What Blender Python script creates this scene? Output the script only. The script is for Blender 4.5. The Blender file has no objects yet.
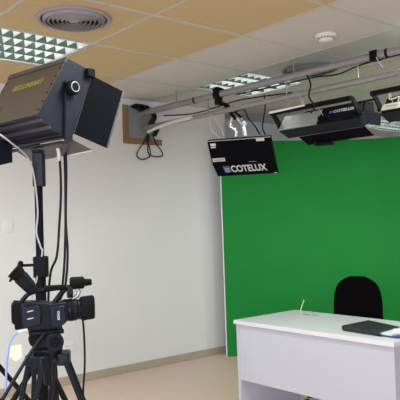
import bpy, bmesh, math, random
from mathutils import Vector, Matrix
random.seed(7)
SC = bpy.context.scene
COL = SC.collection
V = Vector
PI = math.pi

# ------------------------------------------------------------------ materials
def mat(name, col, rough=0.6, metal=0.0, noise=0.0, nscale=8.0, bump=0.0, bscale=120.0, spec=0.5, col2=None, coat=0.0, trans=0.0):
    m = bpy.data.materials.new(name); m.use_nodes = True
    nt = m.node_tree; b = nt.nodes['Principled BSDF']
    b.inputs['Base Color'].default_value = (*col, 1)
    b.inputs['Roughness'].default_value = rough
    b.inputs['Metallic'].default_value = metal
    b.inputs['Specular IOR Level'].default_value = spec
    b.inputs['Coat Weight'].default_value = coat
    b.inputs['Transmission Weight'].default_value = trans
    tc = nt.nodes.new('ShaderNodeTexCoord')
    if noise > 0:
        n = nt.nodes.new('ShaderNodeTexNoise'); n.inputs['Scale'].default_value = nscale; n.inputs['Detail'].default_value = 5
        nt.links.new(tc.outputs['Object'], n.inputs['Vector'])
        r = nt.nodes.new('ShaderNodeMix'); r.data_type = 'RGBA'
        c2 = col2 or tuple(max(0, c * (1 - noise)) for c in col)
        r.inputs[6].default_value = (*col, 1); r.inputs[7].default_value = (*c2, 1)
        nt.links.new(n.outputs['Fac'], r.inputs[0]); nt.links.new(r.outputs[2], b.inputs['Base Color'])
    if bump > 0:
        n2 = nt.nodes.new('ShaderNodeTexNoise'); n2.inputs['Scale'].default_value = bscale; n2.inputs['Detail'].default_value = 3
        nt.links.new(tc.outputs['Object'], n2.inputs['Vector'])
        bp = nt.nodes.new('ShaderNodeBump'); bp.inputs['Strength'].default_value = bump; bp.inputs['Distance'].default_value = 0.004
        nt.links.new(n2.outputs['Fac'], bp.inputs['Height']); nt.links.new(bp.outputs['Normal'], b.inputs['Normal'])
    return m

M = {}
M['wall'] = mat('wall_paint', (0.765, 0.775, 0.785), 0.75, noise=0.05, nscale=2.5, bump=0.25, bscale=180)
M['tile_white'] = mat('tile_white', (0.62, 0.605, 0.585), 0.85, noise=0.05, nscale=30, bump=0.2, bscale=250)
M['tile_beige'] = mat('tile_beige', (0.60, 0.47, 0.26), 0.85, noise=0.08, nscale=14, bump=0.2, bscale=250)
M['tbar'] = mat('grid_bar', (0.56, 0.54, 0.50), 0.6, noise=0.05)
M['green'] = mat('chroma_green', (0.007, 0.245, 0.038), 0.72, noise=0.10, nscale=3, bump=0.1, bscale=200, spec=0.3)
M['edge_white'] = mat('edge_white', (0.85, 0.85, 0.85), 0.5, noise=0.03)
M['base'] = mat('skirting_tile', (0.47, 0.40, 0.31), 0.45, noise=0.2, nscale=9)
M['black'] = mat('black_paint', (0.008, 0.008, 0.011), 0.5, noise=0.3, nscale=20, spec=0.08)
M['black_blue'] = mat('dark_enamel', (0.016, 0.016, 0.031), 0.5, noise=0.25, nscale=12, spec=0.2)
M['door'] = mat('black_shutter', (0.006, 0.006, 0.009), 0.75, noise=0.3, nscale=15, spec=0.03)
M['panel_brown'] = mat('housing_panel', (0.085, 0.066, 0.045), 0.4, noise=0.35, nscale=9, col2=(0.05, 0.045, 0.045))
M['strip'] = mat('vent_strip', (0.11, 0.11, 0.13), 0.38, metal=0.5, noise=0.2)
M['alu'] = mat('aluminium', (0.55, 0.55, 0.57), 0.48, metal=0.5, noise=0.12, nscale=14)
M['pipe'] = mat('pipe_steel', (0.33, 0.325, 0.34), 0.42, metal=0.35, noise=0.15, nscale=18)
M['pipe_white'] = mat('white_tube', (0.75, 0.75, 0.73), 0.45, noise=0.05)
M['chrome'] = mat('chrome', (0.8, 0.8, 0.82), 0.2, metal=0.9, noise=0.1)
M['white_metal'] = mat('white_lacquer', (0.8, 0.8, 0.8), 0.35, noise=0.04)
M['wood'] = mat('raw_board', (0.30, 0.19, 0.09), 0.7, noise=0.35, nscale=22)
M['recess'] = mat('grey_plate', (0.25, 0.28, 0.30), 0.5, noise=0.2)
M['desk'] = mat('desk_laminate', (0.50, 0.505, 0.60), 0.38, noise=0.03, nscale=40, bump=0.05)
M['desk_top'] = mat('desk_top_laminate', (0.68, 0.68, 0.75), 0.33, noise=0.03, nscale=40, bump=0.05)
M['chair'] = mat('black_cloth', (0.005, 0.004, 0.005), 0.95, noise=0.4, nscale=90, bump=0.5, bscale=500, spec=0.03)
M['plastic'] = mat('black_plastic', (0.009, 0.009, 0.012), 0.45, noise=0.2, spec=0.3)
M['cam'] = mat('camcorder_shell', (0.006, 0.007, 0.014), 0.42, noise=0.3, nscale=25, spec=0.2)
M['cam_blue'] = mat('camcorder_blue_black', (0.007, 0.012, 0.027), 0.36, noise=0.3, nscale=25, spec=0.3)
M['rubber'] = mat('rubber', (0.006, 0.006, 0.007), 0.7, noise=0.2, spec=0.12)
M['tripod'] = mat('tripod_black', (0.008, 0.011, 0.021), 0.4, metal=0.0, spec=0.2, noise=0.3, nscale=20)
M['cable'] = mat('black_cable', (0.008, 0.008, 0.009), 0.5, noise=0.1, spec=0.3)
M['cable_grey'] = mat('grey_cable', (0.42, 0.43, 0.45), 0.45, noise=0.1)
M['cable_blue'] = mat('blue_cable', (0.30, 0.42, 0.85), 0.4, noise=0.1)
M['cable_white'] = mat('white_cable', (0.8, 0.8, 0.78), 0.4, noise=0.1)
M['label'] = mat('cream_label', (0.70, 0.66, 0.55), 0.6, noise=0.1, nscale=60)
M['label_grey'] = mat('grey_cream_label', (0.40, 0.38, 0.31), 0.6, noise=0.1, nscale=60)
M['label_white'] = mat('white_label', (0.8, 0.8, 0.8), 0.6, noise=0.05)
M['yellow'] = mat('yellow_marker', (0.34, 0.29, 0.06), 0.6, noise=0.2, nscale=80)
M['ink_white'] = mat('white_print', (0.75, 0.78, 0.82), 0.5, noise=0.05)
M['ink_blue'] = mat('blue_print', (0.06, 0.12, 0.36), 0.5, noise=0.2)
M['ink_dark'] = mat('dark_print', (0.10, 0.10, 0.10), 0.6, noise=0.1)
M['leather'] = mat('black_leatherette', (0.018, 0.014, 0.018), 0.42, noise=0.3, nscale=60, bump=0.2, bscale=400)
M['paper'] = mat('paper', (0.72, 0.76, 0.80), 0.5, noise=0.08, nscale=40)
M['paper_blue'] = mat('blue_cover', (0.04, 0.06, 0.22), 0.35, noise=0.1)
M['switch'] = mat('switch_plastic', (0.80, 0.80, 0.80), 0.4, noise=0.02)
M['tag'] = mat('pale_green_film', (0.80, 0.90, 0.66), 0.4, noise=0.15)
M['vent'] = mat('diffuser_paint', (0.36, 0.34, 0.36), 0.5, noise=0.12)
M['vent_dark'] = mat('diffuser_throat', (0.05, 0.05, 0.06), 0.8, noise=0.2)
M['vent_green'] = mat('diffuser_paint_green_grey', (0.20, 0.24, 0.22), 0.5, noise=0.12)
M['louvre'] = mat('louvre_mirror', (0.62, 0.68, 0.66), 0.28, metal=0.7, noise=0.05, nscale=50)
M['louvre_frame'] = mat('louvre_frame', (0.50, 0.49, 0.47), 0.5, noise=0.05)
M['reflector_long'] = mat('reflector_green_grey', (0.13, 0.20, 0.175), 0.3, metal=0.6, noise=0.1)
M['blade'] = mat('blade_white', (0.85, 0.88, 0.90), 0.4, noise=0.04)
M['tray'] = mat('lamp_tray', (0.05, 0.08, 0.07), 0.6, noise=0.1)
M['lens_glass'] = mat('spectacle_plastic', (0.75, 0.72, 0.70), 0.15, noise=0.1, trans=0.4)
M['temple'] = mat('amber_plastic', (0.62, 0.62, 0.38), 0.3, noise=0.1)
def tube_mat():
    m = bpy.data.materials.new('fluorescent_tube'); m.use_nodes = True
    b = m.node_tree.nodes['Principled BSDF']; b.inputs['Base Color'].default_value = (1, 1, 1, 1)
    b.inputs['Emission Color'].default_value = (0.90, 1.0, 0.96, 1); b.inputs['Emission Strength'].default_value = 22
    return m
M['tube'] = tube_mat()

def floor_mat():
    m = bpy.data.materials.new('floor_terrazzo'); m.use_nodes = True
    nt = m.node_tree; b = nt.nodes['Principled BSDF']
    tc = nt.nodes.new('ShaderNodeTexCoord')
    br = nt.nodes.new('ShaderNodeTexBrick'); br.offset = 0; br.inputs['Scale'].default_value = 1
    br.inputs['Brick Width'].default_value = 0.4; br.inputs['Row Height'].default_value = 0.4; br.inputs['Mortar Size'].default_value = 0.002
    br.inputs['Color1'].default_value = (0.78, 0.57, 0.48, 1); br.inputs['Color2'].default_value = (0.76, 0.555, 0.465, 1); br.inputs['Mortar'].default_value = (0.58, 0.48, 0.39, 1)
    mp = nt.nodes.new('ShaderNodeMapping'); mp.inputs['Rotation'].default_value = (0, 0, math.radians(-39))
    nt.links.new(tc.outputs['Object'], mp.inputs['Vector']); nt.links.new(mp.outputs['Vector'], br.inputs['Vector'])
    n = nt.nodes.new('ShaderNodeTexNoise'); n.inputs['Scale'].default_value = 60; n.inputs['Detail'].default_value = 6
    nt.links.new(tc.outputs['Object'], n.inputs['Vector'])
    mx = nt.nodes.new('ShaderNodeMix'); mx.data_type = 'RGBA'; mx.blend_type = 'MULTIPLY'; mx.inputs[0].default_value = 0.25
    nt.links.new(br.outputs['Color'], mx.inputs[6]); nt.links.new(n.outputs['Color'], mx.inputs[7])
    nt.links.new(mx.outputs[2], b.inputs['Base Color'])
    b.inputs['Roughness'].default_value = 0.42
    return m
M['floor'] = floor_mat()

# ------------------------------------------------------------------ mesh helpers (all points in world metres)
class MB:
    def __init__(s): s.v = []; s.f = []
    def add(s, vs, fs):
        o = len(s.v); s.v += [V(p) for p in vs]; s.f += [[i + o for i in f] for f in fs]; return s
    def hexa(s, a, b):      # a, b: two opposite quads (4 points each)
        return s.add(list(a) + list(b), [(3, 2, 1, 0), (4, 5, 6, 7), (0, 1, 5, 4), (1, 2, 6, 5), (2, 3, 7, 6), (3, 0, 4, 7)])
    def box(s, c, size, X=V((1, 0, 0)), Y=V((0, 1, 0)), Z=V((0, 0, 1))):
        c = V(c); x = X * size[0] / 2; y = Y * size[1] / 2; z = Z * size[2] / 2
        q = [c - x - y, c + x - y, c + x + y, c - x + y]
        return s.hexa([p - z for p in q], [p + z for p in q])
    def slab(s, quad, th):  # a quad sheet with thickness along its normal
        q = [V(p) for p in quad]; n = (q[1] - q[0]).cross(q[3] - q[0]).normalized() * th
        return s.hexa(q, [p + n for p in q])
    def prism(s, prof, fr, l0, l1):   # fr(L, F, z) -> world point
        n = len(prof); a = [fr(l0, *p) for p in prof]; b = [fr(l1, *p) for p in prof]
        return s.add(a + b, [list(range(n))[::-1], list(range(n, 2 * n))] + [(i, (i + 1) % n, n + (i + 1) % n, n + i) for i in range(n)])
    def tube(s, pts, r, seg=10, radii=None, closed=False):
        pts = [V(p) for p in pts]; n = len(pts); rings = []; prev = None
        for i, p in enumerate(pts):
            t = (pts[(i + 1) % n] - pts[i - 1]) if closed or 0 < i < n - 1 else (pts[1] - pts[0] if i == 0 else pts[-1] - pts[-2])
            t.normalize()
            if prev is None:
                a = V((0, 0, 1)) if abs(t.z) < 0.9 else V((1, 0, 0)); u = t.cross(a).normalized()
            else: u = (prev - t * prev.dot(t)).normalized()
            prev = u; w = t.cross(u); rr = radii[i] if radii else r
            rings.append([p + (u * math.cos(2 * PI * k / seg) + w * math.sin(2 * PI * k / seg)) * rr for k in range(seg)])
        vs = [p for R in rings for p in R]; fs = []
        for i in range(n if closed else n - 1):
            j = (i + 1) % n
            for k in range(seg): fs.append((i * seg + k, i * seg + (k + 1) % seg, j * seg + (k + 1) % seg, j * seg + k))
        if not closed: fs += [list(range(seg))[::-1], [(n - 1) * seg + k for k in range(seg)]]
        return s.add(vs, fs)
    def cyl(s, p0, p1, r0, r1=None, seg=20): return s.tube([p0, p1], r0, seg, [r0, r0 if r1 is None else r1])
    def lathe(s, prof, c, axis=V((0, 0, 1)), seg=40):   # prof: (radius, height) list
        axis = V(axis).normalized(); a = V((0, 0, 1)) if abs(axis.z) < .9 else V((1, 0, 0)); u = axis.cross(a).normalized(); w = axis.cross(u); c = V(c)
        vs = []; fs = []
        for r, h in prof: vs += [c + axis * h + (u * math.cos(2 * PI * k / seg) + w * math.sin(2 * PI * k / seg)) * max(r, 1e-4) for k in range(seg)]
        for i in range(len(prof) - 1):
            for k in range(seg): fs.append((i * seg + k, i * seg + (k + 1) % seg, (i + 1) * seg + (k + 1) % seg, (i + 1) * seg + k))
        fs += [list(range(seg))[::-1], [(len(prof) - 1) * seg + k for k in range(seg)]]
        return s.add(vs, fs)
    def build(s, name, m, parent=None, bevel=0.0, smooth=35, origin=None):
        org = V(origin) if origin is not None else (V(ROOT[parent.name]) if parent else V((0, 0, 0)))
        me = bpy.data.meshes.new(name); bm = bmesh.new()
        vs = [bm.verts.new(p - org) for p in s.v]
        for f in s.f:
            try: bm.faces.new([vs[i] for i in f])
            except ValueError: pass
        bmesh.ops.recalc_face_normals(bm, faces=bm.faces)
        for f in bm.faces: f.smooth = True
        bm.to_mesh(me); bm.free(); me.set_sharp_from_angle(angle=math.radians(smooth))
        me.materials.append(M[m] if isinstance(m, str) else m)
        o = bpy.data.objects.new(name, me); COL.objects.link(o)
        if parent: o.parent = parent
        else: o.location = org
        ROOT[o.name] = org
        if bevel:
            b = o.modifiers.new('bevel', 'BEVEL'); b.width = bevel; b.segments = 2; b.limit_method = 'ANGLE'
        return o
ROOT = {}
def thing(name, label, cat, loc, group=None):
    o = bpy.data.objects.new(name, None); COL.objects.link(o); o.location = loc; o.empty_display_size = 0.1
    o['label'] = label; o['category'] = cat
    if group: o['group'] = group
    ROOT[o.name] = V(loc); return o
def tag(o, label, cat, group=None):
    o['label'] = label; o['category'] = cat
    if group: o['group'] = group
    return o
def struct(o): o['kind'] = 'structure'; return o
def smooth_path(pts, n=8):       # Catmull-Rom through the points
    P = [V(p) for p in pts]; P = [P[0] * 2 - P[1]] + P + [P[-1] * 2 - P[-2]]; out = []
    for i in range(1, len(P) - 2):
        for k in range(n):
            t = k / n; a, b, c, d = P[i - 1:i + 3]
            out.append(0.5 * ((2 * b) + (c - a) * t + (2 * a - 5 * b + 4 * c - d) * t * t + (-a + 3 * b - 3 * c + d) * t ** 3))
    out.append(P[-2]); return out
def cable(name, pts, r, m, label, cat='cable', group=None, parent=None):
    b = MB().tube(smooth_path(pts), r, 8)
    if parent: return b.build(name, m, parent)
    o = b.build(name, m, origin=pts[-1]); return tag(o, label, cat, group)
def text_mesh(name, body, fr, L0, width, height, m, parent, offset=0.0, shear=0.0):
    """Letters as a thin solid mesh; fr(x, y, out) maps letter plane coordinates to world."""
    cu = bpy.data.curves.new(name + '_curve', 'FONT'); cu.body = body; cu.size = 1.0; cu.offset = offset; cu.extrude = 0.02; cu.shear = shear
    tmp = bpy.data.objects.new(name + '_tmp', cu); COL.objects.link(tmp)
    dg = bpy.context.evaluated_depsgraph_get(); me0 = bpy.data.meshes.new_from_object(tmp.evaluated_get(dg))
    xs = [v.co.x for v in me0.vertices]; ys = [v.co.y for v in me0.vertices]
    x0, x1, y0, y1 = min(xs), max(xs), min(ys), max(ys)
    b = MB(); b.add([fr(L0 + (v.co.x - x0) / (x1 - x0) * width, (v.co.y - y0) / (y1 - y0) * height, 0.001 + v.co.z * 0.03) for v in me0.vertices], [list(p.vertices) for p in me0.polygons])
    bpy.data.objects.remove(tmp); bpy.data.curves.remove(cu); bpy.data.meshes.remove(me0)
    return b.build(name, m, parent)

# ------------------------------------------------------------------ the room
H = 2.7
Ov = V((-0.243, 3.741, 0)); Bd = V((0.7722, 0.6354, 0)); Ad = V((-0.654, 0.7565, 0)); LB = 0.749; LA = 0.7153
def lat(u, v, z=H): p = Ov + Bd * (LB * u) + Ad * (LA * v); return V((p.x, p.y, z))
LUM = [(-1, 1), (2, 1), (6, 2), (7, 2), (-4, 1), (-1, -2), (2, -2), (5, -2), (-4, -2)]
RND = [(-0.53, 0.47), (2.51, 0.51)]
U0, U1, V0, V1 = -9, 11, -7, 4
cb = MB()
struct(MB().box((0, 3.5, -0.05), (16, 19, 0.1)).build('floor', 'floor'))
me = bpy.data.meshes.new('ceiling'); vs = []; fs = []; mi = []
for u in range(U0, U1):
    for v in range(V0, V1):
        if (u, v) in LUM: continue
        q = [lat(u, v), lat(u + 1, v), lat(u + 1, v + 1), lat(u, v + 1)]; o = len(vs)
        vs += q + [p + V((0, 0, 0.02)) for p in q]
        for f in ((0, 1, 2, 3), (7, 6, 5, 4), (0, 4, 5, 1), (1, 5, 6, 2), (2, 6, 7, 3), (3, 7, 4, 0)):
            fs.append([o + i for i in f]); mi.append(0 if u < 1 else 1)
me.from_pydata([tuple(p) for p in vs], [], fs); me.materials.append(M['tile_beige']); me.materials.append(M['tile_white'])
for p, i in zip(me.polygons, mi): p.material_index = i
ceil = bpy.data.objects.new('ceiling', me); COL.objects.link(ceil); struct(ceil)
g = MB()
for u in range(U0, U1 + 1): g.box((lat(u, V0) + lat(u, V1)) / 2 - V((0, 0, 0.001)), (LA * (V1 - V0), 0.022, 0.006), Ad, V((-Ad.y, Ad.x, 0)))
for v in range(V0, V1 + 1): g.box((lat(U0, v) + lat(U1, v)) / 2 - V((0, 0, 0.0015)), (LB * (U1 - U0), 0.022, 0.006), Bd, V((-Bd.y, Bd.x, 0)))
struct(g.build('ceiling_grid', 'tbar'))

wd = V((0.780, 0.6256, 0)).normalized(); wn = V((0.6256, -0.780, 0)).normalized()
corner = V((0.219, 6.893, 0))
def wallp(s, z, off=0.0): p = corner + wd * s + wn * off; return V((p.x, p.y, z))
w0 = wallp(-9, 0); w1 = wallp(0.12, 0)
def wall_slab(a, b, n, th, z0, z1): 
    a = V((a.x, a.y, 0)); b = V((b.x, b.y, 0)); m_ = MB(); k = -n * th
    return m_.hexa([a + V((0, 0, z0)), b + V((0, 0, z0)), b + k + V((0, 0, z0)), a + k + V((0, 0, z0))], [a + V((0, 0, z1)), b + V((0, 0, z1)), b + k + V((0, 0, z1)), a + k + V((0, 0, z1))])
struct(wall_slab(w0, w1, wn, 0.14, 0, H).build('wall_left', 'wall'))
rb0 = lat(2.9, 3.58, 0); rb1 = lat(11, 3.58, 0); nb = V((Bd.y, -Bd.x, 0))
struct(wall_slab(rb0, rb1, nb, 0.14, 0, H).build('wall_back', 'wall'))
ret_a = wallp(0.12, 0, -0.0)
struct(wall_slab(V((ret_a.x - .09, ret_a.y + .12, 0)), V((rb0.x + .12, rb0.y + .02, 0)), V((0.76, 0.65, 0)).normalized(), 0.10, 0, H).build('wall_return', 'wall'))
struct(wall_slab(w0, wallp(0.05, 0), wn, -0.012, 0, 0.075).build('baseboard_left', 'base', bevel=0.002))

# chroma key partition: painted studio flat in two angled sheets
GT = 2.3
ga = V((0.238, 6.668, 0)); gb = V((1.889, 6.835, 0)); gc = V((3.35, 6.20, 0))
def quadwall(a, b, th, z1):
    d = (b - a).normalized(); n = V((-d.y, d.x, 0)) * th
    return [a, b, b + n, a + n], [p + V((0, 0, z1)) for p in (a, b, b + n, a + n)]
gs = thing('chroma_key_wall', 'tall bright green chroma key backdrop wall standing behind the desk', 'green screen', ga)
m_ = MB()
n1 = V((-(gb - ga).normalized().y, (gb - ga).normalized().x, 0)) * 0.06; n2 = V((-(gc - gb).normalized().y, (gc - gb).normalized().x, 0)) * 0.06
# a soft bend between the two sheets
front = [ga + (gb - ga) * t for t in (0, .3, .6, .85)]
for k in range(7):
    t = k / 6; p = (ga + (gb - ga) * .9) * (1 - t) ** 2 + gb * 2 * t * (1 - t) + (gb + (gc - gb) * .12) * t * t; front.append(p)
front += [gb + (gc - gb) * t for t in (.4, .7, 1)]
N = len(front); back = [p + (n1 if i < 7 else n2) for i, p in enumerate(front)]
vs = [p for p in front] + [p for p in back] + [p + V((0, 0, GT)) for p in front] + [p + V((0, 0, GT)) for p in back]; fs = []
for i in range(N - 1):
    fs += [(i, i + 1, 2 * N + i + 1, 2 * N + i), (N + i + 1, N + i, 3 * N + i, 3 * N + i + 1), (2 * N + i, 2 * N + i + 1, 3 * N + i + 1, 3 * N + i), (i, N + i, N + i + 1, i + 1)]
fs += [(0, 2 * N, 3 * N, N), (N - 1, 2 * N - 1, 4 * N - 1, 3 * N - 1)]
m_.add(vs, fs).build('painted_sheet', 'green', gs)
e = MB().box(ga + V((-0.007, 0.03, GT / 2)), (0.010, 0.075, GT)).build('edge_strip', 'edge_white', gs); e['label'] = 'white edge strip'

# ------------------------------------------------------------------ ceiling lights, diffusers, detector
def luminaire(u, v, label, rows=4, cols=9):
    c = lat(u + .5, v + .5); t = thing('ceiling_luminaire', label, 'ceiling light', (c.x, c.y, H), 'square louvred luminaires in the ceiling')
    def P(a, b, z): return lat(u + a, v + b, z)
    fr = MB(); w = 0.025
    for q in (((0, 0), (1, 0), (1, w), (0, w)), ((0, 1 - w), (1, 1 - w), (1, 1), (0, 1)), ((0, w), (w, w), (w, 1 - w), (0, 1 - w)), ((1 - w, w), (1, w), (1, 1 - w), (1 - w, 1 - w))):
        fr.hexa([P(*p, H - 0.006) for p in q], [P(*p, H + 0.02) for p in q])
    fr.build('frame', 'louvre_frame', t)
    tr = MB()
    for a, b in (((0, 0), (1, 0)), ((1, 0), (1, 1)), ((1, 1), (0, 1)), ((0, 1), (0, 0))):
        k = 0.006; q0 = [P(*a, H + .02), P(*b, H + .02), P(*b, H + .12), P(*a, H + .12)]
        tr.slab(q0, 0.004)
    tr.hexa([P(0, 0, H + .12), P(1, 0, H + .12), P(1, 1, H + .12), P(0, 1, H + .12)], [P(0, 0, H + .125), P(1, 0, H + .125), P(1, 1, H + .125), P(0, 1, H + .125)])
    tr.build('tray', 'tray', t)
    lv = MB()
    for i in range(rows + 1):       # long V-section reflectors along u
        b = w + (1 - 2 * w) * i / rows; s_ = 0.045
        lv.add([P(w, b - s_, H + .055), P(1 - w, b - s_, H + .055), P(1 - w, b, H + .002), P(w, b, H + .002), P(w, b + s_, H + .055), P(1 - w, b + s_, H + .055)], [(0, 1, 2, 3), (3, 2, 5, 4), (0, 4, 5, 1)])
    lv.build('long_reflectors', 'reflector_long', t, smooth=20); lv = MB()
    for j in range(cols + 1):       # cross blades
        a = w + (1 - 2 * w) * j / cols; s_ = 0.022
        lv.add([P(a - s_, w, H + .045), P(a - s_, 1 - w, H + .045), P(a, 1 - w, H + .010), P(a, w, H + .010), P(a + s_, w, H + .045), P(a + s_, 1 - w, H + .045)], [(0, 1, 2, 3), (3, 2, 5, 4), (0, 4, 5, 1)])
    lv.build('cross_blades', 'blade', t, smooth=20)
    for i in range(rows):
        b = w + (1 - 2 * w) * (i + .5) / rows
        MB().cyl(P(.04, b, H + .085), P(.96, b, H + .085), 0.013, seg=12).build('tube', 'tube', t)
LAB = {(-1, 1): 'lit square ceiling luminaire with mirror louvre, in the beige tiles above the big stand lamp',
       (2, 1): 'lit square ceiling luminaire with mirror louvre, above the truss and the black hanging lamp',
       (6, 2): 'lit far ceiling luminaire over the green wall, nearer of the two beyond the truss',
       (7, 2): 'lit far ceiling luminaire over the green wall, farther of the two beyond the truss'}
for (u, v) in LUM:
    if (u, v) in LAB: luminaire(u, v, LAB[(u, v)])
for (u, v) in LUM:
    if (u, v) in LAB: continue      # the modelled luminaires light the room with their own tubes
    c = lat(u + .5, v + .5, H + (0.06 if (u, v) not in LAB else 0.10))
    ld = bpy.data.lights.new('luminaire_light', 'AREA'); ld.shape = 'SQUARE'; ld.size = 0.60; ld.energy = 44
    ld.color = (0.86, 1.0, 0.90)
    lo = bpy.data.objects.new('luminaire_light', ld); COL.objects.link(lo); lo.location = c

def diffuser(c, R, name_label, m, cones=6):
    t = thing('air_diffuser', name_label, 'air vent', (c.x, c.y, H), 'round air diffusers in the ceiling')
    MB().lathe([(R, 0), (R, -.010), (R * .97, -.016), (R * .90, -.014), (R * .88, 0)], (c.x, c.y, H)).build('rim', m, t)
    MB().lathe([(R * .89, -.004), (R * .89, -.002)], (c.x, c.y, H)).build('throat', 'vent_dark', t)
    for i in range(cones):
        r = R * (.84 - i * .115)
        if r > R * .25: MB().lathe([(r, -.005), (r - R * .055, -.026), (r - R * .068, -.025), (r - R * .014, -.0045)], (c.x, c.y, H), seg=36).build('ring_vane', m, t)
    MB().lathe([(R * .20, -.006), (R * .14, -.020), (R * .03, -.026)], (c.x, c.y, H)).build('hub', m, t)
diffuser(V((-.735, 3.755, H)), 0.228, 'large grey round air diffuser in the beige ceiling tiles', 'vent')
diffuser(lat(2.50, .50), 0.24, 'dark round air diffuser in the white tiles above the truss', 'vent_green')

t = thing('smoke_detector', 'small white round smoke detector on the white ceiling tiles', 'smoke detector', (0.915, 4.266, H))
MB().lathe([(.072, 0), (.072, -.012), (.066, -.018), (.05, -.020)], (0.915, 4.266, H)).build('base', 'white_metal', t)
MB().lathe([(.052, -.020), (.050, -.036), (.036, -.046), (.01, -.048)], (0.915, 4.266, H)).build('cap', 'white_metal', t)
sl = MB()
for k in range(16):
    a = 2 * PI * k / 16; sl.box((0.915 + .0515 * math.cos(a), 4.266 + .0515 * math.sin(a), H - .027), (.004, .012, .008), V((math.cos(a), math.sin(a), 0)), V((-math.sin(a), math.cos(a), 0)))
sl.build('sensing_slots', 'ink_dark', t)

# ------------------------------------------------------------------ wall hole board, switch, socket
def wall_s(x, y): return (V((x, y, 0)) - corner).dot(wd)
sL = wall_s(-.744, 6.121); sR = wall_s(-.386, 6.409)
t = thing('cable_hatch', 'wooden framed cable hatch high on the white wall where the pipes enter', 'cable hatch', wallp((sL + sR) / 2, 2.24))
def wb(mb, s0, s1, z0, z1, o0, o1):
    return mb.hexa([wallp(s0, z0, o0), wallp(s1, z0, o0), wallp(s1, z0, o1), wallp(s0, z0, o1)], [wallp(s0, z1, o0), wallp(s1, z1, o0), wallp(s1, z1, o1), wallp(s0, z1, o1)])
f = MB(); wb(f, sL, sL + .062, 2.245, 2.632, 0.001, .02); wb(f, sL + .062, sR, 2.245, 2.305, 0.001, .02); f.build('wooden_frame', 'wood', t, bevel=.002)
f = MB(); wb(f, sL + .062, sR - .10, 2.305, 2.632, 0.001, .012); f.build('back_plate', 'recess', t)
for sx, sz in ((sL + .03, 2.60), (sL + .03, 2.28), (sR - .03, 2.275)):
    MB().cyl(wallp(sx, sz, .02), wallp(sx, sz, .023), .006).build('screw', 'chrome', t)

t = thing('light_switch', 'white double light switch on the wall at the left edge', 'switch', wallp(wall_s(-1.675, 5.375), 1.40))
s0 = wall_s(-1.705, 5.351); s1 = wall_s(-1.640, 5.402)
f = MB(); wb(f, s0, s1, 1.405, 1.515, 0.0, .009); f.build('plate', 'switch', t, bevel=.003)
for k in range(2):
    f = MB(); a = s0 + .012 + k * (s1 - s0 - .024) / 2; wb(f, a + .001, a + (s1 - s0 - .026) / 2, 1.425, 1.495, .009, .014); f.build('rocker', 'switch', t, bevel=.002)
t = thing('wall_socket', 'white double wall socket low behind the camera tripod', 'socket', wallp(wall_s(-1.25, 5.71), .285))
s0 = wall_s(-1.285, 5.687); s1 = wall_s(-1.205, 5.751)
f = MB(); wb(f, s0, s1, .300, .395, 0.0, .010); f.build('plate', 'switch', t, bevel=.003)
for k in range(2):
    cpt = s0 + (s1 - s0) * (.28 + .44 * k); f = MB().cyl(wallp(cpt, .347, .010), wallp(cpt, .347, .0125), .018); f.build('outlet', 'switch', t)
    f = MB()
    for q in (-.007, .007): f.cyl(wallp(cpt + q, .347, .0126), wallp(cpt + q, .347, .0132), .003, seg=8)
    f.build('pin_holes', 'ink_dark', t)

# ------------------------------------------------------------------ truss of two pipes
pd = V((0.692, -0.722, 0)).normalized(); pn = V((0.722, 0.692, 0)).normalized()
pl = V((-0.574, 6.257, 0))
def pp(s, z, f=0.0): p = pl + pd * s + pn * f; return V((p.x, p.y, z))
ZL, ZU = 2.405, 2.560
t = thing('pipe_truss', 'grey two-pipe lighting truss running from the wall hatch under the ceiling', 'lighting truss', pp(2, ZL))
MB().cyl(pp(-0.0, ZL), pp(5.2, ZL), .023, seg=24).build('lower_pipe', 'pipe', t)
u = MB().cyl(pp(-0.0, ZU), pp(5.2, ZU), .029, seg=24); u.build('upper_pipe', 'pipe', t)
for s in (.98, 1.87, 2.52, 3.4):
    MB().cyl(pp(s, ZL), pp(s, ZU), .0065, seg=10).build('strut', 'pipe', t)
for s in (.80, 2.75):
    MB().cyl(pp(s, ZU), pp(s + .02, ZU), .0305, seg=24).build('joint_collar', 'black', t)
for s in (.55, 1.95, 3.6):
    MB().cyl(pp(s, ZU), pp(s, H), .006, seg=8).build('drop_rod', 'pipe', t)
tag(MB().tube(smooth_path([pp(.16, 2.350, -.040), pp(.3, 2.372, -.043), pp(.5, 2.392, -.043), pp(.8, 2.40, -.043)]), .016, 14, ).build('conduit_tube', 'pipe_white', origin=pp(.16, 2.36)),
    'short white conduit tube clipped beside the lower truss pipe', 'conduit')
cable('power_cable', [pp(1.32, 2.525, .01), pp(1.6, 2.518, .01), pp(2.1, 2.515, .01), pp(2.35, 2.495, .01), pp(2.62, 2.528, .01), pp(3.3, 2.525, .01), pp(5.0, 2.525, .01)], .006, 'cable', 'long black power cable running along the underside of the upper pipe')
cable('power_cable', [pp(.3, 2.50, .05), pp(.7, 2.455, .05), pp(1.0, 2.46, .04), pp(1.35, 2.475, .03), pp(1.9, 2.44, .03)], .006, 'cable', 'black cable sagging between the two pipes beside the wall hatch')
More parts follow.
